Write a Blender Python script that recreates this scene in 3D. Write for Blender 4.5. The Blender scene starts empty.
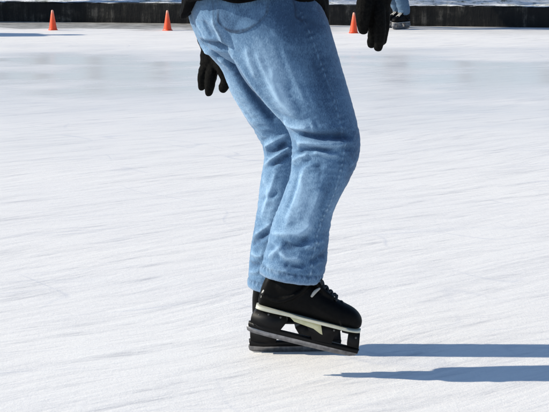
import bpy, bmesh, math, random
import numpy as np
from mathutils import Vector, Matrix, noise
from mathutils.bvhtree import BVHTree
R = math.radians
random.seed(4)
scene = bpy.context.scene
COL = scene.collection

# ------------------------------------------------------------------ camera
CAMH, PITCH, FPX, W0, H0 = 1.28, math.atan(286 / 1700), 1700.0, 549.0, 412.0
cam_d = bpy.data.cameras.new('camera'); cam = bpy.data.objects.new('camera', cam_d)
COL.objects.link(cam)
cam.location = (0, 0, CAMH); cam.rotation_euler = (math.pi / 2 - PITCH, 0, 0)
cam_d.sensor_width = 36; cam_d.lens = FPX / W0 * 36; cam_d.clip_end = 3000; cam_d.clip_start = .05
scene.camera = cam
CR = Matrix.Rotation(math.pi / 2 - PITCH, 3, 'X')
CO = Vector((0, 0, CAMH))
def ray(u, v):
    return (CR @ Vector((u - W0 / 2, H0 / 2 - v, -FPX))).normalized()
def at(u, v, Y):
    d = ray(u, v); return CO + d * (Y / d.y)
def at_ground(u, v, z=0):
    d = ray(u, v); return CO + d * ((z - CAMH) / d.z)

# ------------------------------------------------------------------ light
SUN_EL = 31.5
w = bpy.data.worlds.new('World'); scene.world = w; w.use_nodes = True
nt = w.node_tree; bg = nt.nodes['Background']
sky = nt.nodes.new('ShaderNodeTexSky'); sky.sky_type = 'NISHITA'; sky.sun_disc = False
sky.sun_elevation = R(SUN_EL); sky.sun_rotation = R(-90.5)
sky.air_density = 1.0; sky.dust_density = 0.3; sky.ozone_density = 4.0
nt.links.new(sky.outputs[0], bg.inputs[0]); bg.inputs[1].default_value = 0.13
sd = bpy.data.lights.new('sun', 'SUN'); sd.energy = 5.0; sd.angle = R(.8); sd.color = (1, .93, .80)
sun = bpy.data.objects.new('sun', sd); COL.objects.link(sun)
sun.location = (-20, 5, 12)
sundir = Vector((math.cos(R(SUN_EL)) * math.cos(R(.5)), math.cos(R(SUN_EL)) * math.sin(R(.5)), -math.sin(R(SUN_EL))))
sun.rotation_euler = sundir.to_track_quat('-Z', 'Y').to_euler()
scene.view_settings.view_transform = 'Standard'; scene.view_settings.look = 'None'
scene.view_settings.exposure = 0

# ------------------------------------------------------------------ materials
class NT:
    def __init__(s, name, rough=.6, spec=.5):
        s.m = bpy.data.materials.new(name); s.m.use_nodes = True
        s.t = s.m.node_tree; s.b = s.t.nodes['Principled BSDF']
        s.b.inputs['Roughness'].default_value = rough
        s.b.inputs['Specular IOR Level'].default_value = spec
    def n(s, typ, **kw):
        o = s.t.nodes.new('ShaderNode' + typ)
        for k, v in kw.items():
            setattr(o, k, v)
        return o
    def L(s, a, b): s.t.links.new(a, b)
    def coord(s, scale=(1, 1, 1), rot=(0, 0, 0), out='Object'):
        tc = s.n('TexCoord'); mp = s.n('Mapping')
        mp.inputs['Scale'].default_value = scale; mp.inputs['Rotation'].default_value = rot
        # rotate first, then stretch
        r = s.n('Mapping'); r.inputs['Rotation'].default_value = rot
        mp.inputs['Rotation'].default_value = (0, 0, 0)
        s.L(tc.outputs[out], r.inputs[0]); s.L(r.outputs[0], mp.inputs[0])
        return mp.outputs[0]
    def noise(s, vec, scale=5, detail=4, rough=.55, dist=0):
        o = s.n('TexNoise'); o.inputs['Scale'].default_value = scale; o.inputs['Detail'].default_value = detail
        o.inputs['Roughness'].default_value = rough; o.inputs['Distortion'].default_value = dist
        s.L(vec, o.inputs['Vector']); return o.outputs['Fac']
    def ramp(s, fac, *stops):
        o = s.n('ValToRGB'); e = o.color_ramp.elements
        while len(e) < len(stops): e.new(.5)
        for i, (p, c) in enumerate(stops):
            e[i].position = p
            e[i].color = (c, c, c, 1) if not isinstance(c, tuple) else (*c, 1)
        s.L(fac, o.inputs[0]); return o.outputs[0]
    def mix(s, fac, a, b, mode='MIX'):
        o = s.n('Mix', data_type='RGBA', blend_type=mode)
        for sock, val in ((o.inputs[0], fac), (o.inputs[6], a), (o.inputs[7], b)):
            if isinstance(val, (int, float)): sock.default_value = val
            elif isinstance(val, tuple): sock.default_value = (*val, 1)
            else: s.L(val, sock)
        return o.outputs[2]
    def math(s, op, a, b=0.0):
        o = s.n('Math', operation=op)
        for sock, val in ((o.inputs[0], a), (o.inputs[1], b)):
            if isinstance(val, (int, float)): sock.default_value = val
            else: s.L(val, sock)
        return o.outputs[0]
    def bump(s, h, strength=.5, dist=.002, prev=None):
        o = s.n('Bump'); o.inputs['Strength'].default_value = strength; o.inputs['Distance'].default_value = dist
        s.L(h, o.inputs['Height'])
        if prev is not None: s.L(prev, o.inputs['Normal'])
        return o.outputs[0]
    def attr(s, name):
        o = s.n('Attribute'); o.attribute_name = name; return o.outputs['Fac']
    def col(s, c):
        if isinstance(c, tuple): s.b.inputs['Base Color'].default_value = (*c, 1)
        else: s.L(c, s.b.inputs['Base Color'])
        return s
    def nrm(s, n): s.L(n, s.b.inputs['Normal']); return s

def plain(name, c1, c2, rough=.6, spec=.5, scale=60, bump=.3, dist=.001, metal=0):
    a = NT(name, rough, spec); v = a.coord()
    f = a.noise(v, scale, 5)
    a.col(a.ramp(f, (.3, c1), (.7, c2)))
    a.nrm(a.bump(f, bump, dist)); a.b.inputs['Metallic'].default_value = metal
    return a.m

def mat_ice():
    a = NT('scratched_ice', .45, .35)
    base_coord = a.coord
    tcw = a.n('TexCoord'); wn = a.n('TexNoise'); wn.inputs['Scale'].default_value = .55; wn.inputs['Detail'].default_value = 2
    a.L(tcw.outputs['Object'], wn.inputs['Vector'])
    wv = a.n('VectorMath', operation='MULTIPLY_ADD'); a.L(wn.outputs['Color'], wv.inputs[0]); wv.inputs[1].default_value = (.3, .3, 0); a.L(tcw.outputs['Object'], wv.inputs[2])
    def warped(scale, rot):
        r = a.n('Mapping'); r.inputs['Rotation'].default_value = rot; mp = a.n('Mapping'); mp.inputs['Scale'].default_value = scale
        a.L(wv.outputs[0], r.inputs[0]); a.L(r.outputs[0], mp.inputs[0]); return mp.outputs[0]
    # long skate-cut streaks at a few slightly different angles
    s1 = a.noise(warped((.95, 7.5, 1), (0, 0, R(-36))), 1.6, 7, .66, .25)
    s2 = a.noise(warped((1.7, 17, 1), (0, 0, R(-46))), 1.5, 6, .66, .2)
    s3 = a.noise(warped((3.2, 30, 1), (0, 0, R(-24))), 1.3, 5, .66, .3)
    s4 = a.noise(warped((.5, 4, 1), (0, 0, R(-40))), 1.1, 5, .62, .3)
    big = a.noise(a.coord((.5, .9, 1)), .8, 3)
    grain = a.noise(a.coord((1, .55, 1)), 170, 4, .75)
    grain2 = a.noise(a.coord((1, .5, 1)), 55, 3, .6)
    st = a.math('ADD', a.math('MULTIPLY', s1, .42), a.math('MULTIPLY', s2, .28))
    st = a.math('ADD', st, a.math('MULTIPLY', s3, .18)); st = a.math('ADD', st, a.math('MULTIPLY', s4, .12))
    base = a.ramp(st, (.37, (.60, .585, .585)), (.445, (.87, .845, .81)), (.51, (.97, .935, .885)), (.62, (.99, .965, .91)))
    # dark thin blade cuts: iso-lines of strongly stretched noise
    def cut(rot, sc, th):
        n = a.noise(warped(sc, (0, 0, R(rot))), 1.0, 1.5, .4, .0)
        d = a.math('ABSOLUTE', a.math('SUBTRACT', n, .5))
        return a.ramp(d, (0.0, 1.0), (th, 0.0))
    c1 = cut(-20, (.12, 2.2, 1), .006); c2 = cut(-12, (.2, 3.1, 1), .005); c3 = cut(60, (.5, 1.3, 1), .0022)
    cuts = a.math('MAXIMUM', a.math('MAXIMUM', c1, c2), c3)
    gate = a.ramp(a.noise(a.coord(), 1.7, 3), (.45, 0.0), (.62, 1.0))
    cuts = a.math('MULTIPLY', cuts, gate)
    base = a.mix(a.math('MULTIPLY', cuts, .36), base, (.50, .53, .62))
    # powder grain
    base = a.mix(.12, base, a.ramp(grain, (.32, .45), (.62, 1.0)), 'MULTIPLY')
    base = a.mix(a.ramp(grain2, (.58, 0.0), (.72, .5)), base, (.98, .96, .92))
    base = a.mix(a.ramp(big, (.35, .22), (.6, 0.0)), base, (.78, .77, .775))
    # wetter, bluer band farther out; dirty strip along the kerb
    sep = a.n('SeparateXYZ'); tc = a.n('TexCoord'); a.L(tc.outputs['Object'], sep.inputs[0])
    y = sep.outputs[1]; x = sep.outputs[0]
    mr = a.n('MapRange'); a.L(y, mr.inputs[0]); mr.inputs[1].default_value = 7.5; mr.inputs[2].default_value = 19.5
    yy = mr.outputs[0]
    wob = a.math('ADD', yy, a.math('MULTIPLY', a.math('SUBTRACT', big, .5), .35))
    wet = a.ramp(wob, (.08, 0.0), (.52, 1.0), (.68, 1.0), (.86, 0.0))
    wet = a.math('MULTIPLY', wet, a.ramp(a.noise(warped((.5, .9, 1), (0, 0, R(-8))), 1.2, 4, .6), (.36, .55), (.55, 1.0)))
    base = a.mix(a.math('MULTIPLY', wet, .42), base, (.72, .73, .745))
    # dirt strip: distance to slanted kerb line
    kd = a.math('ADD', a.math('MULTIPLY', x, KSL), KY0)
    dist = a.math('SUBTRACT', kd, y)
    dn = a.math('ADD', dist, a.math('MULTIPLY', a.math('SUBTRACT', a.noise(a.coord((.7, 1.6, 1)), 1.6, 6, .7), .5), 2.4))
    dirt = a.ramp(a.math('MULTIPLY', dn, .5), (.0, 1.0), (.5, .9), (.78, 0.0))
    left = a.ramp(a.math('ADD', a.math('MULTIPLY', x, .14), .5), (.45, 1.0), (.62, .25))
    dirt = a.math('MULTIPLY', dirt, left)
    dc = a.ramp(a.noise(a.coord((1, 1.5, 1)), 5, 6, .7), (.38, (.10, .095, .08)), (.62, (.42, .41, .375)))
    base = a.mix(a.math('MULTIPLY', dirt, .95), base, dc)
    a.col(base)
    rr = a.math('SUBTRACT', .62, a.math('MULTIPLY', wet, .42))
    a.L(rr, a.b.inputs['Roughness'])
    dry = a.math('SUBTRACT', 1.0, a.math('MULTIPLY', wet, .93))
    grain = a.math('MULTIPLY', grain, dry); grain2 = a.math('MULTIPLY', grain2, dry); st = a.math('MULTIPLY', st, dry)
    nb = a.bump(grain, .4, .0022)
    nb = a.bump(grain2, .25, .003, nb)
    nb = a.bump(st, .55, .02, nb)
    a.nrm(nb)
    return a.m

def mat_denim(name='washed_denim', tone=1.0):
    a = NT(name, .85, .15)
    v = a.coord()
    big = a.noise(v, 7, 4); fine = a.noise(a.coord((1, 1, .35)), 420, 3, .7); mid = a.noise(a.coord((1, 1, .5)), 60, 4, .65)
    f = a.math('ADD', a.math('MULTIPLY', big, .18), a.math('MULTIPLY', mid, .13))
    f = a.math('ADD', f, a.math('MULTIPLY', fine, .40))
    f = a.math('ADD', f, a.math('MULTIPLY', a.attr('wear_shade'), .26))  # denim fade, with the leg shade painted in
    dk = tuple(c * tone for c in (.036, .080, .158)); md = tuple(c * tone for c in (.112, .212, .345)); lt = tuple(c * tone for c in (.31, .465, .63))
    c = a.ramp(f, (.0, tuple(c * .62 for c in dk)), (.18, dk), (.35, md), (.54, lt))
    c = a.mix(a.math('MULTIPLY', a.attr('seam'), .85), c, (.020, .036, .070))
    c = a.mix(a.math('MULTIPLY', a.attr('stitch'), .75), c, (.33, .42, .55))
    a.col(c)
    nb = a.bump(mid, .3, .0010); nb = a.bump(fine, .7, .0008, nb)
    a.nrm(nb)
    a.b.inputs['Sheen Weight'].default_value = .15
    return a.m

# kerb line  y = KY0 + KSL*x  from two pixels on its foot
kl, kr = at_ground(0, 21.5), at_ground(549, 27.8)
KSL = (kr.y - kl.y) / (kr.x - kl.x); KY0 = kl.y - KSL * kl.x

M = {}
M['ice'] = mat_ice()
M['denim'] = mat_denim()
M['denim2'] = mat_denim('dark_blue_denim', .62)
M['black_cloth'] = plain('black_jacket_cloth', (.0018, .0018, .002), (.0045, .0045, .005), .85, .06, 90, .4)
M['grey_cloth'] = plain('grey_jacket_cloth', (.07, .075, .09), (.1, .105, .12), .85, .3, 90, .4)
M['red_cloth'] = plain('red_jacket_cloth', (.25, .03, .03), (.33, .04, .04), .85, .3, 90, .4)
M['glove'] = plain('black_glove_fleece', (.0015, .0015, .0015), (.007, .0068, .006), .85, .08, 130, .8, .003)
M['boot'] = plain('black_boot_leather', (.0012, .0012, .0012), (.0035, .0035, .0035), .55, .10, 70, .5, .0015)
M['sole'] = plain('cream_midsole', (.56, .55, .43), (.66, .65, .53), .5, .4, 50, .2)
M['wedge'] = plain('yellow_shank', (.58, .56, .33), (.68, .66, .45), .45, .4, 50, .2)
M['holder'] = plain('black_holder_plastic', (.0025, .0025, .003), (.005, .005, .006), .5, .2, 40, .2)
M['steel'] = plain('scuffed_blade_steel', (.17, .17, .18), (.32, .32, .33), .38, .5, 80, .2, metal=.85)
M['grey_plastic'] = plain('grey_skate_plastic', (.12, .12, .125), (.24, .24, .25), .5, .4, 40, .2)
M['rivet'] = plain('dull_rivet_metal', (.05, .05, .05), (.12, .12, .12), .45, .4, 60, .1, metal=.6)
M['lace'] = plain('grey_lace', (.10, .10, .10), (.2, .2, .2), .8, .3, 300, .5)
M['dark_lace'] = plain('dark_lace', (.02, .02, .02), (.06, .06, .06), .8, .3, 300, .5)
M['pale_trim'] = plain('pale_boot_trim', (.35, .34, .31), (.5, .49, .46), .6, .4, 80, .2)
M['skin'] = plain('skin', (.42, .23, .16), (.52, .30, .22), .5, .4, 30, .15)
M['hair'] = plain('brown_hair', (.03, .018, .01), (.07, .04, .022), .6, .4, 160, .8, .004)
M['eye'] = plain('eye_white', (.7, .7, .68), (.75, .75, .73), .2, .5, 30, 0)
M['knit'] = plain('navy_knit', (.012, .018, .04), (.03, .04, .08), .9, .2, 220, 1, .004)
M['bark'] = plain('grey_bark', (.12, .105, .09), (.24, .21, .18), .9, .2, 18, 1, .02)

def mat_cone():
    a = NT('orange_cone_plastic', .45, .45)
    tc = a.n('TexCoord'); sep = a.n('SeparateXYZ'); a.L(tc.outputs['Object'], sep.inputs[0])
    f = a.noise(a.coord(), 35, 4)
    z = a.math('ADD', a.math('MULTIPLY', sep.outputs[2], 4.2), a.math('MULTIPLY', a.math('SUBTRACT', f, .5), .12))
    c = a.ramp(z, (.0, (.84, .075, .014)), (.5, (.92, .10, .025)), (.80, (.92, .17, .08)), (.95, (.9, .42, .30)))
    c = a.mix(.25, c, a.ramp(f, (.3, .6), (.7, 1.0)), 'MULTIPLY')
    a.col(c); a.nrm(a.bump(f, .1, .002)); return a.m
M['cone'] = mat_cone()

def mat_kerb():
    a = NT('wet_dark_timber', .7, .3)
    vs = a.noise(a.coord((9, 1, 1.2)), 1.6, 6, .7)
    bl = a.noise(a.coord((1, 1, 1.4)), 3.2, 6, .7)
    f = a.math('ADD', a.math('MULTIPLY', vs, .5), a.math('MULTIPLY', bl, .5))
    c = a.ramp(f, (.42, (.002, .002, .0025)), (.50, (.006, .0058, .0055)), (.56, (.022, .02, .017)), (.64, (.11, .10, .085)))
    a.col(c); a.nrm(a.bump(f, .8, .02)); return a.m
M['kerb'] = mat_kerb()

def mat_snow():
    a = NT('old_snow', .8, .2)
    f = a.noise(a.coord(), 9, 8, .7); g = a.noise(a.coord(), 2.3, 5, .6)
    c = a.ramp(f, (.36, (.10, .11, .075)), (.44, (.42, .43, .38)), (.53, (.80, .81, .79)), (.7, (.90, .90, .90)))
    c2 = a.ramp(f, (.25, (.5, .5, .5)), (.5, (.85, .85, .86)))
    c = a.mix(a.ramp(g, (.35, 0.0), (.55, 1.0)), c2, c)
    a.col(c); a.nrm(a.bump(f, .8, .03)); return a.m
M['snow'] = mat_snow()

# ------------------------------------------------------------------ mesh helpers
def tag(o, label=None, cat=None, group=None, kind=None):
    if label: o['label'] = label
    if cat: o['category'] = cat
    if group: o['group'] = group
    if kind: o['kind'] = kind
    return o
def link(name, me, mat, parent=None, smooth=True):
    o = bpy.data.objects.new(name, me); COL.objects.link(o)
    me.materials.clear(); me.materials.append(mat)
    if smooth: me.polygons.foreach_set('use_smooth', [True] * len(me.polygons))
    if parent is not None: o.parent = parent
    return o
def empty(name, loc, rz=0):
    o = bpy.data.objects.new(name, None); COL.objects.link(o)
    o.location = loc; o.rotation_euler = (0, 0, rz); o.empty_display_size = .2
    return o
def bm_mesh(bm, name):
    bmesh.ops.recalc_face_normals(bm, faces=bm.faces)
    me = bpy.data.meshes.new(name); bm.to_mesh(me); bm.free(); return me

def loft(bm, rings, n=28, p=2.0):
    """rings: list of (center, axisA, axisB); closed superellipse tube with capped ends"""
    prev = None; first = None
    for c, A, B in rings:
        vs = []
        for k in range(n):
            t = 2 * math.pi * k / n; cc, ss = math.cos(t), math.sin(t)
            x = math.copysign(abs(cc) ** (2 / p), cc); y = math.copysign(abs(ss) ** (2 / p), ss)
            vs.append(bm.verts.new(c + A * x + B * y))
        if prev:
            for k in range(n):
                bm.faces.new((prev[k], prev[(k + 1) % n], vs[(k + 1) % n], vs[k]))
        else: first = vs
        prev = vs
    bm.faces.new(first[::-1]); bm.faces.new(prev)
def cr(P, t):
    """Catmull-Rom through rows of P at t in [0, len-1]"""
    n = len(P); i = min(int(t), n - 2); f = t - i
    p0, p1, p2, p3 = P[max(i - 1, 0)], P[i], P[i + 1], P[min(i + 2, n - 1)]
    return .5 * ((2 * p1) + (-p0 + p2) * f + (2 * p0 - 5 * p1 + 4 * p2 - p3) * f * f + (-p0 + 3 * p1 - 3 * p2 + p3) * f ** 3)
def tube(bm, pts, rad, n=14, sub=5, flat=1.0, side=None):
    """smooth tube through pts with a radius per point, round ends; flat squeezes it along `side`"""
    P = np.array([list(p) + [r] for p, r in zip(pts, rad)], float)
    m = (len(P) - 1) * sub
    S = [cr(P, i / sub) for i in range(m + 1)]
    rings = []
    ref = Vector((0, 1, 0)) if side is None else Vector(side)
    for i, s in enumerate(S):
        c = Vector(s[:3]); a = Vector(S[max(i - 1, 0)][:3]); b = Vector(S[min(i + 1, m)][:3])
        t = (b - a).normalized(); A = t.cross(ref)
        if A.length < .05: A = t.cross(Vector((1, 0, 0)))
        A.normalize(); B = t.cross(A).normalized()
        rings.append((c, A, B, s[3], t))
    out = []
    c, A, B, r, t = rings[0]
    for q in (.15, .5, .8): out.append((c - t * r * math.sqrt(1 - q * q) * .9, A * r * q, B * r * q * flat))
    for c, A, B, r, t in rings: out.append((c, A * r, B * r * flat))
    c, A, B, r, t = rings[-1]
    for q in (.8, .5, .15): out.append((c + t * r * math.sqrt(1 - q * q) * .9, A * r * q, B * r * q * flat))
    loft(bm, out, n)
def ellipsoid(bm, c, r, rot=None, seg=20):
    m = Matrix.Translation(Vector(c))
    if rot is not None: m = m @ rot.to_4x4()
    m = m @ Matrix.Diagonal((*r, 1))
    bmesh.ops.create_uvsphere(bm, u_segments=seg, v_segments=seg // 2 + 2, radius=1, matrix=m)
def solid(bm, voxel, smooth=4, fac=.5):
    """fuse everything in bm into one skin"""
    me = bm_mesh(bm, 'tmp')
    o = bpy.data.objects.new('tmp', me); COL.objects.link(o)
    md = o.modifiers.new('r', 'REMESH'); md.mode = 'VOXEL'; md.voxel_size = voxel; md.adaptivity = 0
    if smooth:
        sm = o.modifiers.new('s', 'SMOOTH'); sm.factor = fac; sm.iterations = smooth
    dg = bpy.context.evaluated_depsgraph_get()
    out = bpy.data.meshes.new_from_object(o.evaluated_get(dg))
    bpy.data.objects.remove(o); bpy.data.meshes.remove(me)
    return out
def co_of(me):
    a = np.empty(len(me.vertices) * 3); me.vertices.foreach_get('co', a); return a.reshape(-1, 3)
def no_of(me):
    a = np.empty(len(me.vertices) * 3); me.vertices.foreach_get('normal', a); return a.reshape(-1, 3)
def set_co(me, a):
    me.vertices.foreach_set('co', a.ravel()); me.update()
def add_attr(me, name, vals):
    at_ = me.attributes.new(name, 'FLOAT', 'POINT'); at_.data.foreach_set('value', np.asarray(vals, np.float32))
def shift(me, off):
    a = co_of(me) - np.array(off); set_co(me, a)
def project(co):
    """world points -> photo pixels"""
    d = co - np.array(CO); Rm = np.array(CR.transposed()); q = d @ Rm.T
    return W0 / 2 + FPX * q[:, 0] / -q[:, 2], H0 / 2 - FPX * q[:, 1] / -q[:, 2]
def vnoise(co, sc, seed=0.0):
    s = np.array(sc)
    return np.array([noise.noise(Vector(p * s + seed)) for p in co])

# ------------------------------------------------------------------ the setting
def grid(name, x0, x1, y0, y1, nx, ny, zf, mat):
    bm = bmesh.new(); vs = []
    for j in range(ny + 1):
        row = []
        for i in range(nx + 1):
            x = x0 + (x1 - x0) * i / nx; y = y0 + (y1 - y0) * j / ny
            row.append(bm.verts.new((x, y, zf(x, y))))
        vs.append(row)
    for j in range(ny):
        for i in range(nx):
            bm.faces.new((vs[j][i], vs[j][i + 1], vs[j + 1][i + 1], vs[j + 1][i]))
    o = link(name, bm_mesh(bm, name), mat); o['kind'] = 'structure'; return o
def flat_quad(name, pts, z, mat):
    bm = bmesh.new(); bm.faces.new([bm.verts.new((x, y, z)) for x, y in pts])
    o = link(name, bm_mesh(bm, name), mat, smooth=False); o['kind'] = 'structure'; return o
def ky(x): return KY0 + KSL * x
flat_quad('ground', [(-900, -900), (900, -900), (900, 1500), (-900, 1500)], -.03, M['snow'])
flat_quad('ice_rink', [(-16, -9), (16, -9), (16, ky(16) + .1), (-16, ky(-16) + .1)], 0, M['ice'])

def bank(x, y):
    d = y - ky(x)
    base = .245 + .05 * min(d / 1.5, 1) + .02 * d / 4
    edge = min(d / .06, 1)
    return base * 1 + .035 * edge * noise.fractal(Vector((x * 2.6, y * 2.6, 3)), 1, 2, 4) + .022 * noise.noise(Vector((x * 9, y * 9, 1))) + .012 * noise.noise(Vector((x * 23, y * 23, 1)))
bmk = bmesh.new()
nx, ny = 260, 40; rows = []
for j in range(ny + 1):
    d = .004 + 9 * (j / ny) ** 2.6
    rows.append([bmk.verts.new((x, ky(x) + d, bank(x, ky(x) + d) if j < ny else -.05)) for x in [-16 + 32 * i / nx for i in range(nx + 1)]])
for j in range(ny):
    for i in range(nx):
        bmk.faces.new((rows[j][i], rows[j][i + 1], rows[j + 1][i + 1], rows[j + 1][i]))
o = link('snow_bank', bm_mesh(bmk, 'snow_bank'), M['snow']); o['kind'] = 'structure'

def make_kerb():
    bm = bmesh.new(); n = 320; prev = None
    for i in range(n + 1):
        x = -16 + 32 * i / n
        j1 = .004 * noise.noise(Vector((x * 6, 0, 0))); j2 = .008 * noise.noise(Vector((x * 4, 5, 0))) + .004 * noise.noise(Vector((x * 17, 5, 0)))
        y = ky(x)
        prof = [(y + j1, -.02), (y + j1 * .5 - .004, .06), (y + j1, .235 + j2), (y + .012, .247 + j2), (y + .16, .25 + j2), (y + .16, -.02)]
        vs = [bm.verts.new((x, a, b)) for a, b in prof]
        if prev:
            for k in range(6): bm.faces.new((prev[k], prev[(k + 1) % 6], vs[(k + 1) % 6], vs[k]))
        else: bm.faces.new(vs)
        prev = vs
    bm.faces.new(prev[::-1])
    o = link('rink_kerb', bm_mesh(bm, 'rink_kerb'), M['kerb'], smooth=False)
    tag(o, 'low dark timber kerb along the far edge of the ice with snow behind', 'kerb')
make_kerb()

# ------------------------------------------------------------------ cones
def cone_mesh():
    bm = bmesh.new(); n = 32
    prof = [(.002, .236), (.008, .2355), (.0115, .231), (.014, .22), (.030, .12), (.0465, .022), (.049, .012), (.053, .007), (.053, .0), (.048, .0), (.044, .012), (.01, .21)]
    prev = None
    for i, (r, z) in enumerate(prof):
        vs = []
        for k in range(n):
            t = 2 * math.pi * k / n
            rr = r
            if 6 < i < 9:      # small squarish foot flange
                rr = r * min(1.14, 1 / max(abs(math.cos(t)), abs(math.sin(t))) * .98)
            vs.append(bm.verts.new((rr * math.cos(t), rr * math.sin(t), z)))
        if prev:
            for k in range(n): bm.faces.new((prev[k], prev[(k + 1) % n], vs[(k + 1) % n], vs[k]))
        else: bm.faces.new(vs)
        prev = vs
    return bm_mesh(bm, 'traffic_cone')
cm = cone_mesh()
for i, (u, v, rz, lab) in enumerate([
        (53, 30.2, .3, 'small orange traffic cone on the ice at far left, nearest the blue shadow'),
        (167.5, 30.6, 1.0, 'small orange traffic cone on the ice just left of the skater in light jeans'),
        (353.5, 33.2, .1, 'small orange traffic cone partly hidden behind the black glove at right')]):
    c = link('traffic_cone', cm if i == 0 else cm, M['cone']); c.location = at_ground(u, v); c.rotation_euler = (0, R(0.8 * (i - 1)), rz)
    tag(c, lab, 'traffic cone', 'orange cones set out near the kerb')

# ------------------------------------------------------------------ ice skate (local: +x toe, blade foot at z=0)
def prism(bm, poly, y0, y1):
    a = [bm.verts.new((x, y0, z)) for x, z in poly]; b = [bm.verts.new((x, y1, z)) for x, z in poly]
    n = len(poly)
    for k in range(n): bm.faces.new((a[k], a[(k + 1) % n], b[(k + 1) % n], b[k]))
    bm.faces.new(a[::-1]); bm.faces.new(b)
def bevel(bm, w=.0015, seg=2):
    bmesh.ops.bevel(bm, geom=[e for e in bm.edges if e.is_manifold and e.calc_face_angle(0) > .5], offset=w, segments=seg, affect='EDGES', profile=.5)
def skate_meshes():
    out = {}
    X, Y, Z = Vector((1, 0, 0)), Vector((0, 1, 0)), Vector((0, 0, 1))
    # boot : foot loft along x + shaft + cuff
    bm = bmesh.new()
    secs = [(-.158, .012, .100, .135), (-.152, .024, .086, .165), (-.138, .031, .083, .19), (-.105, .034, .083, .20), (-.06, .034, .083, .20), (-.02, .036, .083, .19),
            (.02, .040, .083, .172), (.06, .044, .083, .158), (.10, .046, .083, .148), (.13, .044, .083, .141), (.15, .037, .084, .132), (.164, .024, .087, .120), (.170, .010, .093, .108)]
    secs = [(-.158 + (a_ + .158) * .915, b_, c_, d_) for a_, b_, c_, d_ in secs]
    P = np.array(secs); rings = []
    for i in range((len(P) - 1) * 4 + 1):
        x, hw, zb, zt = cr(P, i / 4)
        rings.append((Vector((x, 0, (zb + zt) / 2)), Y * hw, Z * (zt - zb) / 2))
    loft(bm, rings, 28, 2.5)
    tube(bm, [(-.090, 0, .15), (-.090, 0, .20), (-.092, 0, .225), (-.092, 0, .24)], [.050, .045, .042, .038], 24, 5, .82)
    tube(bm, [(-.03, 0, .195), (-.028, 0, .218), (-.026, 0, .236)], [.030, .026, .020], 16, 4, .95)   # tongue
    tube(bm, [(-.122, 0, .19), (-.124, 0, .215), (-.124, 0, .23)], [.020, .018, .014], 14, 4, 1.4)      # tendon guard
    # overlapping eyestay bands each side and a stitched toe cap ridge
    for s in (-1, 1):
        tube(bm, [(-.034, s * .030, .212), (.012, s * .026, .172), (.043, s * .024, .157)], [.008, .008, .007], 10, 5)
        tube(bm, [(-.148, s * .026, .12), (-.10, s * .036, .115), (-.05, s * .035, .15), (-.02, s * .033, .20)], [.006, .007, .007, .006], 10, 5)
    tube(bm, [(.085, -.044, .09), (.078, -.040, .125), (.072, 0, .151), (.078, .040, .125), (.085, .044, .09)], [.0035] * 5, 8, 6)
    me = solid(bm, .0032, 2)
    out['boot'] = me
    # midsole : cream strip under boot
    bm = bmesh.new(); rings = []
    for i in range((len(P) - 1) * 4 + 1):
        x, hw, zb, zt = cr(P, i / 4)
        h = .0050 + .0022 * math.exp(-((x + .13) / .05) ** 2)
        zz = .0805 + .006 * max(0, (x - .14) / .03)
        rings.append((Vector((x * 1.012, 0, zz)), Y * (hw + .003), Z * h))
    loft(bm, rings, 28, 3.2); out['midsole'] = bm_mesh(bm, 'midsole')
    # yellow shank wedge below the arch
    bm = bmesh.new()
    prism(bm, [(-.060, .0765), (.030, .0765), (.041, .049), (.034, .0505), (.012, .060), (-.045, .0665)], -.0295, -.019)
    bevel(bm); out['shank'] = bm_mesh(bm, 'shank')
    # holder : towers, bridge, rail
    bm = bmesh.new()
    prism(bm, [(-.152, .0745), (-.070, .0745), (-.064, .060), (-.080, .0255), (-.165, .0335), (-.166, .05), (-.160, .066)], -.024, .024)
    bevel(bm, .004)
    b2 = bmesh.new()
    prism(b2, [(-.010, .064), (.030, .0745), (.092, .0745), (.076, .058), (.072, .0285), (.016, .0265), (.006, .045)], -.0225, .0225)
    prism(b2, [(.112, .0745), (.144, .0745), (.148, .05), (.150, .0335), (.116, .0335)], -.021, .021)
    bevel(b2, .003)
    b3 = bmesh.new()
    prism(b3, [(-.170, .032), (-.160, .0345), (-.08, .028), (.149, .030), (.153, .028), (.150, .016), (.10, .0150), (-.12, .0150), (-.168, .018)], -.0085, .0085)
    bevel(b3, .002)
    b4 = bmesh.new(); prism(b4, [(.088, .0765), (.14, .0765), (.14, .067), (.094, .067)], -.020, .020)
    for q in (b2, b3, b4):
        tmp = bpy.data.meshes.new('t'); q.to_mesh(tmp); q.free(); bm.from_mesh(tmp); bpy.data.meshes.remove(tmp)
    out['blade_holder'] = bm_mesh(bm, 'blade_holder')
    # blade
    bm = bmesh.new()
    pr = [(-.170, .024), (-.172, .014), (-.168, .006), (-.155, .0022), (-.10, .0006), (0, 0), (.09, .0006), (.130, .003), (.145, .008), (.152, .015), (.152, .024)]
    prism(bm, pr, -.0028, .0028); bevel(bm, .0006, 1); out['blade'] = bm_mesh(bm, 'blade')
    # laces : zigzag over the instep
    bm = bmesh.new()
    rows_ = [(-.018, .210), (-.002, .194), (.014, .180), (.030, .170), (.044, .163), (.056, .157)]
    for k, (x, z) in enumerate(rows_):
        for s in (-1, 1):
            x2, z2 = rows_[min(k + 1, len(rows_) - 1)]
            tube(bm, [(x, s * .026, z - .004), ((x + x2) / 2, 0, (z + z2) / 2 + .006), (x2, -s * .026, z2 - .004)], [.0032] * 3, 7, 4)
    tube(bm, [(-.020, .0, .212), (-.004, -.024, .209), (.006, -.036, .190)], [.003] * 3, 7, 4)
    out['lace'] = bm_mesh(bm, 'lace')
    # pale lining edge of tongue and heel tab
    bm = bmesh.new()
    tube(bm, [(-.014, -.037, .150), (-.008, -.0365, .164), (.002, -.033, .176)], [.0035, .005, .003], 10, 4)
    out['tongue_edge'] = bm_mesh(bm, 'tongue_edge')
    bm = bmesh.new()
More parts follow.
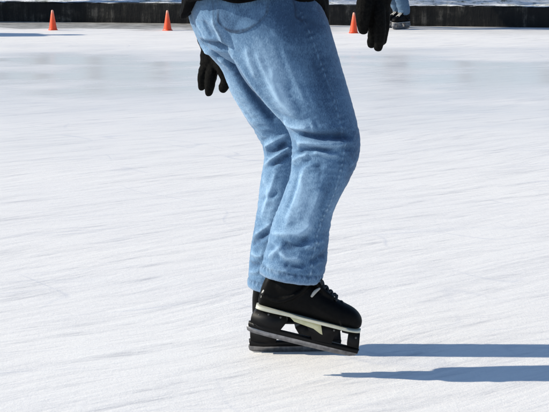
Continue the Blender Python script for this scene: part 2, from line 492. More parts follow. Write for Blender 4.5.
    tube(bm, [(-.149, -.020, .108), (-.148, -.0225, .126), (-.143, -.0225, .148)], [.004, .0055, .003], 10, 4)
    out['heel_tab'] = bm_mesh(bm, 'heel_tab')
    return out
SK = skate_meshes()
SKM = dict(boot='boot', midsole='sole', shank='wedge', blade_holder='holder', blade='steel', lace='dark_lace', tongue_edge='pale_trim', heel_tab='pale_trim')
rb_ = bmesh.new(); ellipsoid(rb_, (0, 0, 0), (.0034, .0022, .0034), seg=10); RIV = bm_mesh(rb_, 'rivet')
def add_skate(parent, mat4, mats=None, rivets=False):
    mats = {**SKM, **(mats or {})}
    root = None
    for k, me in SK.items():
        if mats.get(k) is None: continue
        m2 = me if mats == SKM else me.copy()
        o = link('ice_skate' if k == 'boot' else k, m2, M[mats[k]], parent if root is None else root)
        if root is None: root = o; o.matrix_local = mat4
    if rivets:
        for x, z in ((-.145, .06), (-.12, .068), (-.085, .068), (.07, .068), (.135, .062), (-.155, .028)):
            r_ = link('rivet', RIV, M['rivet'], root); r_.location = (x, -.0232 if z > .04 else -.0087, z)
    return root
def skate_matrix(origin, yaw, pitch=0, roll=0):
    return Matrix.Translation(origin) @ Matrix.Rotation(yaw, 4, 'Z') @ Matrix.Rotation(pitch, 4, 'Y') @ Matrix.Rotation(roll, 4, 'X')

# ------------------------------------------------------------------ heads and bodies
def head_shapes(bm, c, f, s=1.0):
    """head built round its centre c, facing f (horizontal unit vector)"""
    up = Vector((0, 0, 1)); l = up.cross(f).normalized()
    rot = Matrix((f, l, up)).transposed()
    P = lambda x, y, z: c + rot @ Vector((x * s, y * s, z * s))
    ellipsoid(bm, P(-.012, 0, .03), (.098 * s, .077 * s, .092 * s), rot)
    ellipsoid(bm, P(.022, 0, -.045), (.066 * s, .060 * s, .075 * s), rot)
    ellipsoid(bm, P(.060, 0, -.095), (.024 * s, .026 * s, .020 * s), rot)        # chin
    tube(bm, [P(.080, 0, .012), P(.098, 0, -.018), P(.100, 0, -.032)], [.011 * s, .013 * s, .014 * s], 12, 4)
    for q in (-1, 1):
        tube(bm, [P(.076, q * .044, .022), P(.088, q * .026, .028), P(.084, q * .010, .022)], [.008 * s] * 3, 10, 3)
        ellipsoid(bm, P(.060, q * .042, -.022), (.024 * s, .022 * s, .022 * s), rot)
        ellipsoid(bm, P(-.005, q * .078, -.008), (.020 * s, .009 * s, .032 * s), rot)
    tube(bm, [P(.080, -.022, -.060), P(.090, 0, -.059), P(.080, .022, -.060)], [.006 * s, .0085 * s, .006 * s], 10, 4)
    tube(bm, [P(.078, -.018, -.069), P(.087, 0, -.071), P(.078, .018, -.069)], [.006 * s, .009 * s, .006 * s], 10, 4)
    return P

def person_parts(root, J, off=Vector((0, 0, 0)), voxel=.008, jeans_mesh=None, jacket='grey_cloth', denim='denim2', skate_mats=None, hands=None, cap=True, hem_fn=None, jacket_rings=None):
    """J: joints. Everything is built at J's coordinates, then moved by -off under root."""
    f, lft = J['face'], Vector((0, 0, 1)).cross(J['face']).normalized()
    put = lambda name, me, mat, par=root: (shift(me, off), link(name, me, M[mat], par))[1]
    # --- body : one continuous skin, slim enough to sit inside the clothes
    bm = bmesh.new()
    P = head_shapes(bm, J['head'], J['look'])
    tube(bm, [J['head'] - J['look'] * .02 - Vector((0, 0, .06)), J['neck'], J['chest']], [.052, .055, .09], 16, 4)
    tube(bm, [J['chest'] + Vector((0, 0, .05)), J['chest'], J['belly'], J['pelvis']], [.115, .125, .115, .115], 18, 4)
    for s in ('R', 'L'):
        tube(bm, [J['chest'] + Vector((0, 0, .1)), J['sh' + s], J['el' + s], J['wr' + s]], [.06, .052, .038, .028], 14, 4)
        tube(bm, [J['pelvis'], J['hip' + s], J['kn' + s], J['an' + s]], [.09, .075, .05, .034], 14, 4)
    me = solid(bm, voxel, 3); put('body', me, 'skin')
    # --- eyes
    for q in (-1, 1):
        bm = bmesh.new(); ellipsoid(bm, P(.074, q * .031, .006), (.013, .013, .011)); put('eye', bm_mesh(bm, 'eye'), 'eye')
    # --- hair, then a knit cap
    bm = bmesh.new(); up = Vector((0, 0, 1)); l = up.cross(J['look']).normalized(); rot = Matrix((J['look'], l, up)).transposed()
    ellipsoid(bm, P(-.026, 0, .045), (.092, .083, .088), rot); ellipsoid(bm, P(-.055, 0, -.015), (.056, .074, .065), rot)
    me = solid(bm, .007, 2); put('hair', me, 'hair')
    if cap:
        bm = bmesh.new(); ellipsoid(bm, P(-.018, 0, .062), (.104, .092, .088), rot)
        tube(bm, [P(.09 * math.cos(t) - .016, .088 * math.sin(t), .046 - .012 * math.cos(t + math.pi)) for t in [2 * math.pi * k / 16 for k in range(17)]], [.016] * 17, 10, 2)
        me = solid(bm, .006, 2); put('knit_cap', me, 'knit')
    # --- jacket
    bm = bmesh.new()
    if jacket_rings: loft(bm, jacket_rings, 36, 2.3)
    else:
        rr = []
        for c, a, b in ((J['pelvis'] + Vector((0, 0, -.06)), .155, .20), (J['pelvis'] + Vector((0, 0, .05)), .155, .205), (J['belly'], .15, .195), (J['chest'], .155, .205),
                        (J['chest'] + Vector((0, 0, .12)), .13, .19), (J['neck'] + Vector((0, 0, -.02)), .085, .10), (J['neck'] + Vector((0, 0, .03)), .07, .075)):
            rr.append((c, f * a, lft * b))
        loft(bm, rr, 36, 2.3)
    for s in ('R', 'L'):
        e = J['el' + s]; wv = J['wr' + s]
        tube(bm, [J['chest'] + (J['sh' + s] - J['chest']) * .5 + Vector((0, 0, .05)), J['sh' + s], (J['sh' + s] + e) / 2, e, (e + wv) / 2, wv], [.075, .078, .068, .060, .056, .050], 18, 5)
    tube(bm, [J['neck'] + Vector((0, 0, -.04)), J['neck'] + Vector((0, 0, .03))], [.078, .072], 18, 3)
    me = solid(bm, min(voxel, .006), 4)
    co = co_of(me); no = no_of(me)
    d = .006 * vnoise(co, (14, 14, 24), 2.0) + .004 * vnoise(co, (30, 30, 46), 7.0)
    co = co + no * d[:, None]
    if hem_fn: co = hem_fn(co)
    set_co(me, co); put('jacket', me, jacket)
    # --- jeans
    if jeans_mesh is None:
        bm = bmesh.new()
        loft(bm, [(J['pelvis'] + Vector((0, 0, z)), f * a, lft * b) for z, a, b in ((.10, .12, .165), (0, .128, .178), (-.07, .125, .17), (-.12, .09, .12))], 32, 2.2)
        for s in ('R', 'L'):
            k, an = J['kn' + s], J['an' + s]
            tube(bm, [J['hip' + s] + Vector((0, 0, .03)), J['hip' + s] * .6 + k * .4, k, k * .5 + an * .5, an + Vector((0, 0, .02))], [.10, .092, .08, .078, .074], 22, 7)
        me = solid(bm, voxel, 3); co = co_of(me); no = no_of(me)
        d = .008 * vnoise(co, (9, 9, 20), 4.0) + .006 * vnoise(co, (18, 18, 44), 9.0)
        set_co(me, co + no * d[:, None])
        for nm in ('wear_shade', 'seam', 'stitch'): add_attr(me, nm, np.zeros(len(me.vertices)))
        put('jeans', me, denim)
    # --- gloves
    if hands is None:
        for s, q in (('R', -1), ('L', 1)):
            wv = J['wr' + s]; dn = (wv - J['el' + s]).normalized(); dn = (dn + Vector((0, 0, -.6))).normalized()
            fw = (f - dn * f.dot(dn)).normalized()
            bm = bmesh.new()
            tube(bm, [wv - dn * .03, wv + dn * .03, wv + dn * .085], [.036, .042, .043], 16, 4, .62, tuple(fw.cross(dn)))
            for k, (o_, L_) in enumerate(((.032, .075), (.011, .085), (-.011, .078), (-.032, .06))):
                b_ = wv + dn * .085 + fw * o_
                inn = lft * (-q)
                tube(bm, [b_, b_ + dn * L_ * .5 + inn * .006, b_ + dn * L_ + inn * .03], [.0125, .0120, .010], 10, 4)
            b_ = wv + dn * .03 + fw * .03
            tube(bm, [b_, b_ + dn * .035 + fw * .025, b_ + dn * .075 + fw * .03], [.015, .0145, .012], 10, 4)
            put('glove', solid(bm, .0035, 2), 'glove')
    else:
        for bm in hands:
            me = solid(bm, .0026, 2); co = co_of(me); no = no_of(me)
            d = .0022 * (.35 - np.sqrt(np.abs(vnoise(co, (18, 18, 34), 3.0)))) + .0012 * vnoise(co, (40, 40, 70), 8.0)
            set_co(me, co + no * d[:, None]); put('glove', me, 'glove')
    # --- skates
    for s in ('R', 'L'):
        m = J['sk' + s].copy(); m.translation = m.translation - off
        add_skate(root, m, skate_mats if not isinstance(skate_mats, list) else skate_mats[s == 'L'], isinstance(skate_mats, list))

# ------------------------------------------------------------------ main skater : jeans shaped on the photographed outlines
PXM = lambda Y: Y / FPX * 1.012
def leg_rings(st, sub=4):
    P = np.array(st, float); rings = []
    for i in range((len(P) - 1) * sub + 1):
        v, ul, ur, Yc, ry, tilt = cr(P, i / sub)
        c = at((ul + ur) / 2, v, Yc)
        rings.append((c, Vector(((ur - ul) / 2 * PXM(Yc), 0, -(ur - ul) / 2 * PXM(Yc) * tilt)), Vector((0, ry, 0))))
    return rings
RIGHT = [(-25, 222, 316, 4.80, .105, 0), (0, 218, 319, 4.79, .108, 0), (20, 219, 327, 4.785, .11, 0), (40, 225, 333, 4.78, .11, 0), (60, 234, 339, 4.775, .106, .0), (80, 245, 345, 4.77, .10, 0), (100, 262, 351, 4.76, .096, 0),
         (118, 279, 356, 4.755, .092, 0), (132, 289, 359, 4.75, .09, 0), (146, 292, 360, 4.745, .088, 0), (160, 292, 358, 4.74, .086, 0), (176, 290, 351, 4.735, .086, .02), (192, 285, 342, 4.73, .086, .05), (208, 279, 334, 4.725, .085, .08),
         (226, 272, 330, 4.72, .083, .10), (244, 268, 328, 4.715, .082, .12), (258, 264, 327, 4.71, .080, .14), (270, 261, 324, 4.705, .079, .16), (277.3, 259.5, 319.5, 4.705, .078, .16)]
LEFT = [(-25, 191, 285, 4.93, .10, 0), (0, 188, 285, 4.93, .105, 0), (20, 190, 285, 4.935, .107, 0), (36, 196.5, 285, 4.94, .104, 0), (48, 202, 286, 4.943, .10, 0), (58, 212, 287, 4.946, .095, 0), (70, 222, 288, 4.95, .09, 0), (90, 230, 294, 4.953, .088, 0), (104, 237.5, 300, 4.957, .086, 0), (119, 246.5, 306, 4.96, .085, 0),
        (134, 256, 312, 4.965, .083, 0), (148, 263, 314, 4.965, .082, 0), (160, 264, 312, 4.967, .081, 0), (178, 261, 306, 4.97, .08, .02), (207, 257.5, 302, 4.975, .079, .06), (224, 255, 300, 4.978, .078, .08), (246, 251.5, 297, 4.98, .077, .1),
        (266, 249, 294, 4.985, .076, .12), (284, 248, 291, 4.985, .075, .12), (288, 248, 290, 4.985, .074, .12)]
def pelvis_rings():
    st = [(-75, 206, 316, 4.86, .15, 0), (-40, 198, 317, 4.86, .165, 0), (0, 192, 319, 4.86, .172, 0), (20, 194, 326, 4.86, .170, 0), (40, 203, 328, 4.86, .15, 0), (55, 222, 322, 4.86, .11, 0), (66, 240, 310, 4.86, .06, 0)]
    return leg_rings(st, 4)
def build_jeans():
    bm = bmesh.new()
    loft(bm, leg_rings(RIGHT), 40, 2.15); loft(bm, leg_rings(LEFT), 40, 2.15); loft(bm, pelvis_rings(), 40, 2.2)
    me = solid(bm, .0033, 6)
    co = co_of(me); no = no_of(me)
    # BVH of the unfolded surface, to lay fold lines on it
    fb = bmesh.new(); fb.from_mesh(me); tree = BVHTree.FromBMesh(fb); fb.free()
    def lay(px, far=False, n=60):
        P = np.array(px, float); m = len(P) - 1; out = []
        for i in range(n + 1):
            u, v = cr(P, m * i / n)
            d = ray(u, v); loc, nn, ix, ds = tree.ray_cast(CO, d)
            if loc is not None: out.append(list(loc))
        return np.array(out)
    disp = np.zeros(len(co)); wear_shade = np.zeros(len(co)); seam = np.zeros(len(co)); stitch = np.zeros(len(co))
    U, V = project(co)
    facing = no[:, 1] < .35
    def near(P):
        best = np.full(len(co), 9.0); arg = np.zeros(len(co))
        lo, hi = P.min(0) - .05, P.max(0) + .05
        ids = np.where(((co > lo) & (co < hi)).all(1))[0]
        sub = co[ids]
        for i, p in enumerate(P):
            d = np.linalg.norm(sub - p, axis=1); b = d < best[ids]
            best[ids[b]] = d[b]; arg[ids[b]] = i / (len(P) - 1)
        return best, arg
    def fold(px, amp, width, wr=None):
        P = lay(px)
        if len(P) < 4: return
        # laid on one leg only: drop samples that jumped to the other leg
        med = np.median(P[:, 1]); P = P[np.abs(P[:, 1] - med) < .11]
        d, t = near(P)
        tap = np.clip(np.minimum(t, 1 - t) * 5 + .15, 0, 1)
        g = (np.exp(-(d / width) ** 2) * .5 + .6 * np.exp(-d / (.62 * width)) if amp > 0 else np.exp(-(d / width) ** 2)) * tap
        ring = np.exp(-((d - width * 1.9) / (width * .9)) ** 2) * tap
        nonlocal disp, wear_shade
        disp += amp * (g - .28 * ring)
        wear_shade += (wr if wr is not None else np.sign(amp) * min(1, abs(amp) / .006)) * g * .55
    mm = .001
    # thigh / seat
    fold([(199, 41), (212, 45), (230, 47)], -15 * mm, .013)
    fold([(203, 50), (214, 55), (226, 63)], 7 * mm, .012)
    fold([(213, 54), (225, 58), (236, 66)], -8 * mm, .012)
    fold([(212, 17), (218, 30), (228, 46), (240, 66)], 9 * mm, .012)
    fold([(203, 20), (208, 30), (212, 38)], -4 * mm, .008)
    fold([(196, 22), (203, 33), (208, 40)], 4 * mm, .008)
    fold([(240, 66), (252, 84), (268, 104), (284, 122)], 6 * mm, .010)
    fold([(232, 62), (248, 86), (262, 106), (276, 122)], -6 * mm, .012)
    fold([(246, 48), (250, 62), (256, 78)], 4 * mm, .012)
    fold([(272, 68), (274, 84), (282, 102), (296, 118)], 4 * mm, .014)
    fold([(285, 78), (292, 96), (304, 114)], -3 * mm, .012)
    fold([(298, 66), (306, 88), (318, 112)], 2.5 * mm, .012)
    fold([(222, 80), (236, 100), (256, 128)], 3 * mm, .014)
    fold([(297, 18), (312, 22), (326, 26)], -2.5 * mm, .010)
    fold([(270, 30), (285, 42), (300, 50)], 2 * mm, .012)
    fold([(256, 52), (266, 76), (282, 104)], 2.5 * mm, .008, .4)
    fold([(282, 44), (292, 72), (306, 104)], 2.5 * mm, .008, .3)
    fold([(312, 52), (322, 84), (334, 122)], -2.5 * mm, .009, -.2)
    fold([(216, 72), (232, 94), (254, 122)], -2.5 * mm, .008, -.2)
    # behind the right knee
    fold([(284, 121), (295, 127), (311, 128)], 10 * mm, .012)
    fold([(310, 122), (313, 127), (311, 133)], 4 * mm, .006)
    fold([(297, 133), (310, 136), (328, 136), (350, 137)], -12 * mm, .011)
    fold([(296, 143), (308, 142), (326, 145), (352, 142)], 9 * mm, .011)
    fold([(297, 153), (306, 150), (318, 149), (334, 151)], -8 * mm, .008)
    fold([(293, 161), (300, 157), (309, 154)], 7 * mm, .007)
    fold([(313, 152), (324, 154), (340, 156)], 6 * mm, .006)
    fold([(293, 167), (302, 165), (309, 160)], -3 * mm, .008)
    fold([(340, 150), (350, 158), (353, 166)], 4 * mm, .009)
    fold([(316, 162), (322, 176), (322, 192)], -3 * mm, .012)
    fold([(303, 170), (302, 190), (296, 210)], 3 * mm, .016)
    fold([(306, 164), (300, 186), (292, 208), (284, 232)], 3 * mm, .011, .35)
    fold([(299, 172), (294, 190), (286, 212)], -3 * mm, .009)
    fold([(324, 164), (322, 184), (314, 208), (308, 228)], 2.5 * mm, .011, .3)
    fold([(334, 172), (328, 192), (320, 212)], -3 * mm, .010)
    fold([(276, 170), (270, 192), (262, 216)], 3 * mm, .008)
    # behind the left knee
    fold([(264, 147), (276, 140), (292, 132)], 8 * mm, .008)
    fold([(266, 154), (276, 150), (288, 143)], -8 * mm, .008)
    fold([(264, 166), (274, 158), (284, 150), (291, 148)], 8 * mm, .007)
    fold([(270, 167), (280, 160), (290, 155)], -6 * mm, .007)
    fold([(262, 176), (268, 190), (266, 205)], 3 * mm, .012)
    fold([(262, 200), (272, 196), (280, 192)], -3 * mm, .008)
    # lower legs
    fold([(252, 244), (260, 238), (272, 230)], -8 * mm, .009)
    fold([(254, 236), (263, 230), (272, 222)], 5 * mm, .009)
    fold([(251, 252), (258, 256), (266, 254)], 5 * mm, .008)
    fold([(250, 263), (256, 265), (263, 264)], -5 * mm, .007)
    fold([(249, 272), (256, 272), (261, 270)], 4 * mm, .006)
    fold([(281, 241), (290, 247), (300, 244), (310, 237)], -9 * mm, .011)
    fold([(268, 258), (275, 252), (283, 245)], 6 * mm, .009)
    fold([(272, 232), (286, 234), (302, 232), (312, 222)], 6 * mm, .013)
    fold([(280, 252), (289, 259), (301, 258)], 7 * mm, .008)
    fold([(284, 265), (294, 267), (306, 265)], -5 * mm, .008)
    fold([(266, 266), (276, 270), (290, 272)], 4 * mm, .008)
    fold([(305, 250), (314, 244), (324, 240)], 4 * mm, .009)
    fold([(308, 262), (317, 257), (326, 255)], -4 * mm, .009)
    # outer side seam of the near leg: thin puckered ridge
    S = lay([(300, 12), (312, 40), (322, 68), (333, 98), (341, 128), (344, 145), (340, 172), (331, 200), (321, 222), (314, 250), (309, 283)], n=320)
    S = S[np.abs(S[:, 1] - np.median(S[:, 1])) < .12]
    d, t = near(S)
    pk = np.sin(t * 2 * math.pi * 46 + 2.5 * vnoise(co, (40, 40, 40), 3.0)) * (.6 + .8 * vnoise(co, (20, 20, 20), 6.0))
    disp += np.exp(-(d / .0042) ** 2) * (.0018 + .0018 * pk)
    disp += np.exp(-((d - .009) / .006) ** 2) * .0015 * pk
    seam += np.exp(-((d - .0045) / .0022) ** 2) * (.28 + .36 * np.clip(pk, -.5, 1))
    wear_shade += np.exp(-(d / .0035) ** 2) * .5 * (.4 + pk)
    # overall unplanned wrinkling, stronger at knees and hems, on every side
    zz = co[:, 2]
    knee = np.exp(-((zz - .64) / .07) ** 2); low = np.exp(-((zz - .36) / .10) ** 2)
    a1 = vnoise(co, (10, 10, 26), 1.0); a2 = vnoise(co, (26, 26, 60), 5.0); a3 = vnoise(co, (55, 55, 90), 8.0)
    amp = .0018 + .004 * knee + .0035 * low
    hid = np.where(no[:, 1] > .1, 1.6, .8)
    disp += hid * (.25 * amp * a1 + 1.0 * amp * (.22 - np.abs(a2)) ) + .0004 * a3
    wear_shade += .5 * (.3 - np.sqrt(np.abs(a2))) * (.25 + .6 * knee + .6 * low) + .08 * a1
    # worn paler thigh and calf patches; painted shade darkens sides, inner thigh and yoke
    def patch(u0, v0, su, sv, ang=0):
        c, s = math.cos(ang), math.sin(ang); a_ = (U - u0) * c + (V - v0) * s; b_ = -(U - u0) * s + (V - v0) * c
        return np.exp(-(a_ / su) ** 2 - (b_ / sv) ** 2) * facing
    wear_shade += .55 * patch(280, 88, 14, 40, -.35) + .35 * patch(236, 100, 14, 34, -.45) + .45 * patch(302, 205, 18, 40, .15) + .35 * patch(268, 205, 10, 40)
    wear_shade += .30 * patch(262, 50, 16, 26) - .45 * patch(300, 10, 60, 26) - .55 * patch(326, 85, 20, 60, -.28) - .4 * patch(350, 160, 10, 34) - .55 * patch(252, 92, 8, 40, -.62) - .3 * patch(322, 245, 8, 40) - .35 * patch(285, 30, 30, 26) - .35 * patch(225, 2, 50, 14)
    # hems: thicker rolled band with a puckered stitch row
    for st, sgn in ((RIGHT, 0), (LEFT, 1)):
        v_, ul, ur, Yc, ry, tl = st[-1]; c_ = at((ul + ur) / 2, v_, Yc)
        mine = np.abs(co[:, 1] - Yc) < .125
        hgt = zz - (c_.z - (co[:, 0] - c_.x) * tl)
        m_ = mine & (zz < .42)
        ang = np.arctan2(co[:, 1] - Yc, co[:, 0] - c_.x)
        pk2 = np.sin(ang * 31 + 6 * vnoise(co, (30, 30, 10), 6.0)) * (.75 + .6 * vnoise(co, (22, 22, 10), 2.0))
        band = np.clip((.027 - hgt) / .003, 0, 1) * m_
        line = np.exp(-((hgt - .0255) / .0035) ** 2) * m_
        edge = np.exp(-((hgt - .002) / .005) ** 2) * m_
        mid_ = np.exp(-((hgt - .015) / .011) ** 2) * m_
        disp += band * .0020 + mid_ * .0004 * pk2 - line * .0024
        row = np.exp(-((hgt - .0205) / .0035) ** 2) * m_
        seam += line * (.35 + .3 * np.clip(pk2, -1, 1)) + row * np.clip(pk2 * .5, 0, .6); stitch += edge * .5 + row * np.clip(-pk2 * .6, 0, .6)
    # yoke / centre-back seam
    C = lay([(213, 2), (214, 18), (221, 34), (232, 52)], n=80)
    d, t = near(C); seam += .5 * np.exp(-(d / .0035) ** 2)
    F = lay([(293, 1), (295, 8), (296, 17), (302, 21)], n=60)      # front pocket edge
    d, t = near(F); seam += .9 * np.exp(-(d / .0035) ** 2); disp += .002 * np.exp(-(d / .006) ** 2)
    # fade out displacement at the very bottom cut
    co2 = co + no * disp[:, None]
    set_co(me, co2)
    add_attr(me, 'wear_shade', np.clip(wear_shade, -1, 1)); add_attr(me, 'seam', np.clip(seam, 0, 1)); add_attr(me, 'stitch', np.clip(stitch, 0, 1))
    return me
jeans = build_jeans()
fb = bmesh.new(); fb.from_mesh(jeans); jtree = BVHTree.FromBMesh(fb); fb.free()

def build_pocket():
    """patch pocket laid on the seat: quad grid between a left and a right edge"""
    n, m = 46, 40; bm = bmesh.new(); vs = []; vals = []
    for j in range(m + 1):
        t = j / m; row = []
        for i in range(n + 1):
            s = i / n
            top = np.array([217, -14]) * (1 - s) + np.array([272, -16]) * s
            bl, bmid, br = np.array([216, 21]), np.array([238, 51]), np.array([269, 12])
            bot = (1 - s) ** 2 * bl + 2 * s * (1 - s) * bmid + s * s * br
            u, v = top * (1 - t) + bot * t
            loc, nn, ix, ds = jtree.ray_cast(CO, ray(u, v))
            e = min(s, 1 - s, 1 - t) * 40
            h = .0028 * min(e / 1.0, 1) - .0008 if e < 1 else .002
            ed = min(min(s, 1 - s) * 50, (1 - t) * 42)
            row.append(bm.verts.new(loc + nn * h)); vals.append(ed)
        vs.append(row)
    for j in range(m):
        for i in range(n): bm.faces.new((vs[j][i], vs[j][i + 1], vs[j + 1][i + 1], vs[j + 1][i]))
    me = bm_mesh(bm, 'back_pocket')
    tt = np.clip((np.repeat(np.arange(m + 1) / m, n + 1) - .55) / .3, 0, 1)
    vals = np.array(vals); co = co_of(me); pk = vnoise(co, (110, 110, 110), 2)
    add_attr(me, 'wear_shade', -.28 + .3 * vnoise(co, (30, 30, 30), 5) )
    add_attr(me, 'seam', np.clip((np.exp(-((vals - 2.2) / 1.3) ** 2) * (.9 + .9 * pk) + .9 * np.exp(-(vals / .6) ** 2)) * (.25 + .75 * tt), 0, 1)); add_attr(me, 'stitch', np.zeros(len(co)))
    return me
pocket = build_pocket()

# joints of the main skater
V3 = Vector
f = V3((math.cos(R(18)), math.sin(R(18)), 0)); rt = V3((f.y, -f.x, 0))
J = dict(face=f, look=f, pelvis=V3((-.045, 4.86, 1.09)), belly=V3((-.02, 4.87, 1.22)), chest=V3((.015, 4.88, 1.36)), neck=V3((.06, 4.885, 1.56)), head=V3((.11, 4.90, 1.70)))
J['shR'] = V3((.085, 4.69, 1.475)); J['shL'] = V3((-.03, 5.05, 1.465))
J['wrR'] = at(378, -20, 4.53); J['elR'] = V3((.075, 4.54, 1.235))
J['wrL'] = at(214, 40, 5.12); J['elL'] = at(201, -38, 5.16)
J['hipR'] = at(262, 0, 4.79); J['knR'] = at(326, 145, 4.745); J['anR'] = at(289, 276, 4.705)
J['hipL'] = at(236, 0, 4.93); J['knL'] = at(290, 150, 4.965); J['anL'] = at(270, 280, 4.985)
# right skate lifted, toe down: fit blade ends (248,331) and (357,358) at Y 4.69
A_, B_ = at(249.5, 332.5, 4.70), at(356.5, 358.5, 4.685)
d_ = (B_ - A_); yaw = math.atan2(d_.y, d_.x); pit = -math.asin(d_.z / d_.length)
org = (A_ + B_) / 2 + d_.normalized() * .004
J['skR'] = skate_matrix(org, yaw, pit, R(-3))
lo = at_ground(249, 351.5) + V3((.146, .0, 0))
J['skL'] = skate_matrix(V3((lo.x, lo.y + .0, 0.0)), R(3), 0, R(2)) @ Matrix.Diagonal((.86, -1, 1.24, 1))

jr = [(at(253.5, -2, 4.86), V3((.212, 0, -.0)), V3((0, .195, 0))), (at(256, -22, 4.86), V3((.204, 0, 0)), V3((0, .192, 0))), (at(262, -60, 4.865), V3((.182, 0, 0)), V3((0, .19, 0))),
      (J['belly'] + V3((0, 0, .03)), V3((.165, .03, -.03)), V3((-.04, .19, 0))), (J['chest'], V3((.16, .05, -.04)), V3((-.06, .195, 0))),
      (J['chest'] + V3((.02, 0, .11)), V3((.12, .04, -.03)), V3((-.06, .185, 0))), (J['neck'] + V3((0, 0, -.02)), V3((.085, .02, -.01)), V3((-.02, .095, 0))), (J['neck'] + V3((.01, 0, .04)), V3((.07, .02, -.01)), V3((-.02, .075, 0)))]
zh = jr[0][0].z
def hem_fn(co):
    c = jr[0][0]; dx = (co[:, 0] - c.x) / .21; dy = (co[:, 1] - c.y) / .19
    low = np.clip((zh + .07 - co[:, 2]) / .07, 0, 1) ** 1.2
    th = dx / np.maximum(np.hypot(dx, dy), .05)
    rim = np.clip((np.hypot(dx, dy) - .6) / .35, 0, 1)
    drop = .060 * np.clip((th - .78) / .2, 0, 1) ** 1.3 * rim
    drop += .062 * np.clip((-th - .84) / .14, 0, 1) ** 1.2 * rim
    drop += .006 * np.sin(np.arctan2(dy, dx) * 7 + 1) * rim
    sel = (np.hypot(dx, dy) < 1.25) & (co[:, 2] < zh + .09)
    co = co.copy(); co[:, 2] -= np.where(sel, low * drop, 0); return co

def glove_from(px_list, palm, palm_r, cuffs):
    bm = bmesh.new()
    tube(bm, [at(*p) for p in palm], palm_r, 18, 5, .72, (0, 1, 0))
    for pts, rad in px_list:
        tube(bm, [at(*p) for p in pts], [r * 1.12 for r in rad], 12, 5)
    for p, r in cuffs:
        tube(bm, [at(*q) for q in p], r, 18, 4)
    return bm
# near hand: thumb inward (left in the picture), four fingers hanging
RH = glove_from([
    ([(367, -10, 4.50), (364, 8, 4.485), (363, 22, 4.485), (363.3, 30, 4.49)], [.020, .0195, .0168, .0125]),
    ([(372, 4, 4.52), (373.5, 20, 4.51), (373, 34, 4.515), (371.3, 44.5, 4.53)], [.017, .0145, .0128, .0105]),
    ([(378, 4, 4.50), (380, 20, 4.488), (380, 36, 4.49), (378.3, 47.5, 4.505)], [.015, .0150, .0135, .0108]),
    ([(382, 4, 4.52), (384, 18, 4.512), (383.5, 32, 4.515), (382, 42, 4.53)], [.014, .0145, .013, .0105]),
    ([(384, 2, 4.545), (385, 14, 4.545), (384.5, 26, 4.55), (384, 34, 4.56)], [.013, .0135, .012, .010])],
    [(378, -26, 4.53), (376, -10, 4.52), (375.5, 10, 4.515)], [.034, .045, .038],
    [([(379, -36, 4.535), (378, -22, 4.53)], [.040, .041])])
LH = glove_from([
    ([(208, 62, 5.10), (203.5, 73, 5.09), (202, 81, 5.09), (201.7, 87, 5.10)], [.014, .0138, .0125, .0105]),
    ([(213, 64, 5.09), (211, 76, 5.075), (209.6, 86, 5.075), (208.8, 92.5, 5.085)], [.0155, .0155, .014, .0115]),
    ([(207, 60, 5.13), (203, 72, 5.13), (203, 80, 5.135), (205, 86, 5.14)], [.013, .0130, .0115, .010]),
    ([(214, 62, 5.12), (213, 74, 5.12), (211, 83, 5.12), (210.5, 88, 5.125)], [.014, .0135, .0125, .0105]),
    ([(217, 56, 5.08), (222.5, 68, 5.06), (226.5, 79, 5.055), (223, 88.5, 5.06)], [.019, .019, .0175, .0135])],
    [(211, 44, 5.12), (211.5, 54, 5.11), (212, 64, 5.10)], [.030, .034, .037],
    [([(212, 32, 5.125), (213, 46, 5.12)], [.034, .034])])
root = empty('person', V3((lo.x, lo.y - .12, 0)))
tag(root, 'skater in light blue jeans and black gloves gliding with one black skate lifted', 'person')
person_parts(root, J, root.location.copy(), voxel=.007, jeans_mesh=jeans, skate_mats=[None, dict(midsole='holder', shank=None, heel_tab=None, tongue_edge=None)], jacket='black_cloth', hands=(RH, LH), hem_fn=hem_fn, jacket_rings=jr)
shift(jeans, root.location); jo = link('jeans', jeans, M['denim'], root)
shift(pocket, root.location); po = link('back_pocket', pocket, M['denim'], jo)

# ------------------------------------------------------------------ trees beyond the kerb
def bare_tree(x, y, h, seed, label, group):
    rnd = random.Random(seed)
    t = empty('bare_tree', (x, y, 0)); tag(t, label, 'tree', group)
    bt = bmesh.new(); bc = bmesh.new()
    top = V3((rnd.uniform(-.3, .3), rnd.uniform(-.3, .3), h * .55))
    tube(bt, [V3((0, 0, -.1)), V3((.03, 0, .5)), top * .6, top], [.24, .17, .14, .09], 12, 5)
    def br(p, d, L, r, lev):
        q = p + d * L * .5 + V3((rnd.uniform(-.1, .1), rnd.uniform(-.1, .1), .06)) * L; e = p + d * L + V3((0, 0, .12 * L))
        tube(bc, [p, q, e], [r, r * .7, r * .35], 6, 3)
        if lev:
            for _ in range(4):
                d2 = (d + V3((rnd.uniform(-.8, .8), rnd.uniform(-.8, .8), rnd.uniform(-.1, .7)))).normalized()
                br(p.lerp(e, rnd.uniform(.35, 1)), d2, L * rnd.uniform(.45, .65), r * .5, lev - 1)
    for k in range(9):
        an = k * 2.4 + rnd.random(); d = V3((math.cos(an), math.sin(an), rnd.uniform(.5, 1.3))).normalized()
        br(top * rnd.uniform(.55, 1), d, h * rnd.uniform(.22, .34), .07, 2)
    link('trunk', bm_mesh(bt, 'trunk'), M['bark'], t); link('crown', bm_mesh(bc, 'crown'), M['bark'], t)
for k, (x, y) in enumerate([(-6.6, 41), (-5.2, 38), (-4.6, 44), (-2.6, 40), (.6, 41.5), (4.4, 39), (6.9, 43)]):
    bare_tree(x, y, 6.5 + (k * 37 % 5) * .5, 11 + k, 'bare leafless tree far beyond the kerb, above the top of the photo', 'bare trees beyond the rink')
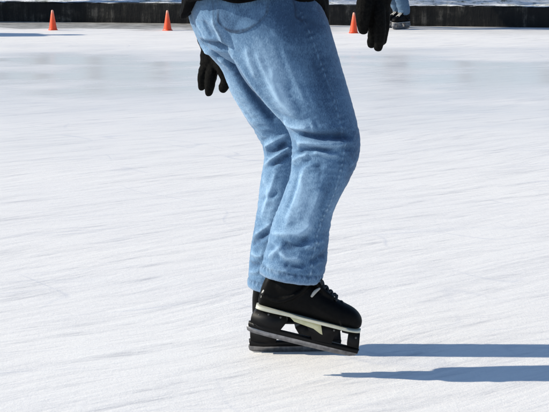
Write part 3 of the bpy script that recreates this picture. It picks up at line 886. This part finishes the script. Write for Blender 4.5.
def pine(x, y):
    rnd = random.Random(5)
    t = empty('shade_pine', (x, y, 0)); tag(t, 'tall pine beyond the kerb, unseen past the left edge, added to shade the snow', 'tree')
    b = bmesh.new(); tube(b, [V3((0, 0, -.1)), V3((.03, 0, 3)), V3((0, .04, 8.4))], [.17, .13, .02], 12, 6); link('trunk', bm_mesh(b, 'trunk'), M['bark'], t)
    b = bmesh.new()
    for k in range(3600):
        z = rnd.uniform(4.3, 8.6); rr = (1.15 * (8.9 - z) / 4.6 + .12) * math.sqrt(rnd.random()); an = rnd.uniform(0, 6.283)
        if noise.noise(V3((math.cos(an) * rr * 2, math.sin(an) * rr * 2, z * 1.6))) < -.18: continue
        c = V3((rr * math.cos(an), rr * math.sin(an), z - rr * .25)); d = V3((math.cos(an), math.sin(an), rnd.uniform(-.5, .3))).normalized() * rnd.uniform(.12, .24)
        sd_ = d.cross(V3((rnd.uniform(-1, 1), rnd.uniform(-1, 1), 1))).normalized() * .035
        b.faces.new([b.verts.new(c - sd_), b.verts.new(c + sd_), b.verts.new(c + d)])
    me = bpy.data.meshes.new('crown'); b.to_mesh(me); b.free(); link('crown', me, M['needles'], t, smooth=False)
M['needles'] = plain('pine_needles', (.02, .045, .02), (.05, .085, .035), .7, .3, 8, 0)
pine(-6.4, 21.7)  # unseen pine, added so its crown shades the snow at right

# ------------------------------------------------------------------ other skaters (local frame: facing +x)
def stand_pose(lead=.12, spread=.10, kneeb=.05):
    J = dict(face=V3((1, 0, 0)), look=V3((1, 0, 0)), pelvis=V3((0, 0, 1.0)), belly=V3((.01, 0, 1.13)), chest=V3((.03, 0, 1.29)), neck=V3((.05, 0, 1.50)), head=V3((.075, 0, 1.635)))
    for s, q, ld in (('R', -1, -lead), ('L', 1, lead)):
        J['sh' + s] = V3((.035, q * .19, 1.42)); J['el' + s] = V3((-.02, q * .27, 1.15)); J['wr' + s] = V3((.10, q * .28, .93))
        J['hip' + s] = V3((0, q * .095, .95)); J['an' + s] = V3((ld - .06, q * (spread + .01), .20)); J['kn' + s] = V3((ld * .5 + .06 + kneeb, q * (spread), .55))
        J['sk' + s] = skate_matrix(V3((ld, q * (spread + .01), 0)), q * R(4))
    return J
# far skater: his left foot stands at the pixel of the far skate
p = at_ground(400.5, 29.3); yawp = math.atan2(-.70, -.71)
Jb = stand_pose(.10, .12, .03)
lf = Matrix.Rotation(yawp, 3, 'Z') @ V3((.10, .13, 0))
r2 = empty('person', (p.x - lf.x, p.y - lf.y, 0), yawp)
tag(r2, 'distant skater in blue jeans and grey skates by the kerb, beside the black glove', 'person')
person_parts(r2, Jb, voxel=.009, jacket='grey_cloth', denim='denim2', skate_mats=dict(midsole='pale_trim', shank='holder', blade_holder='grey_plastic', lace='pale_trim'))
# skater whose long blue shadow enters at left
p = at_ground(-170, 35.0)
r3 = empty('person', (p.x, p.y, 0), R(200))
tag(r3, 'skater in red jacket out past the left edge whose blue shadow reaches the ice', 'person')
person_parts(r3, stand_pose(.02, .08, .02), voxel=.010, jacket='red_cloth', denim='denim2')
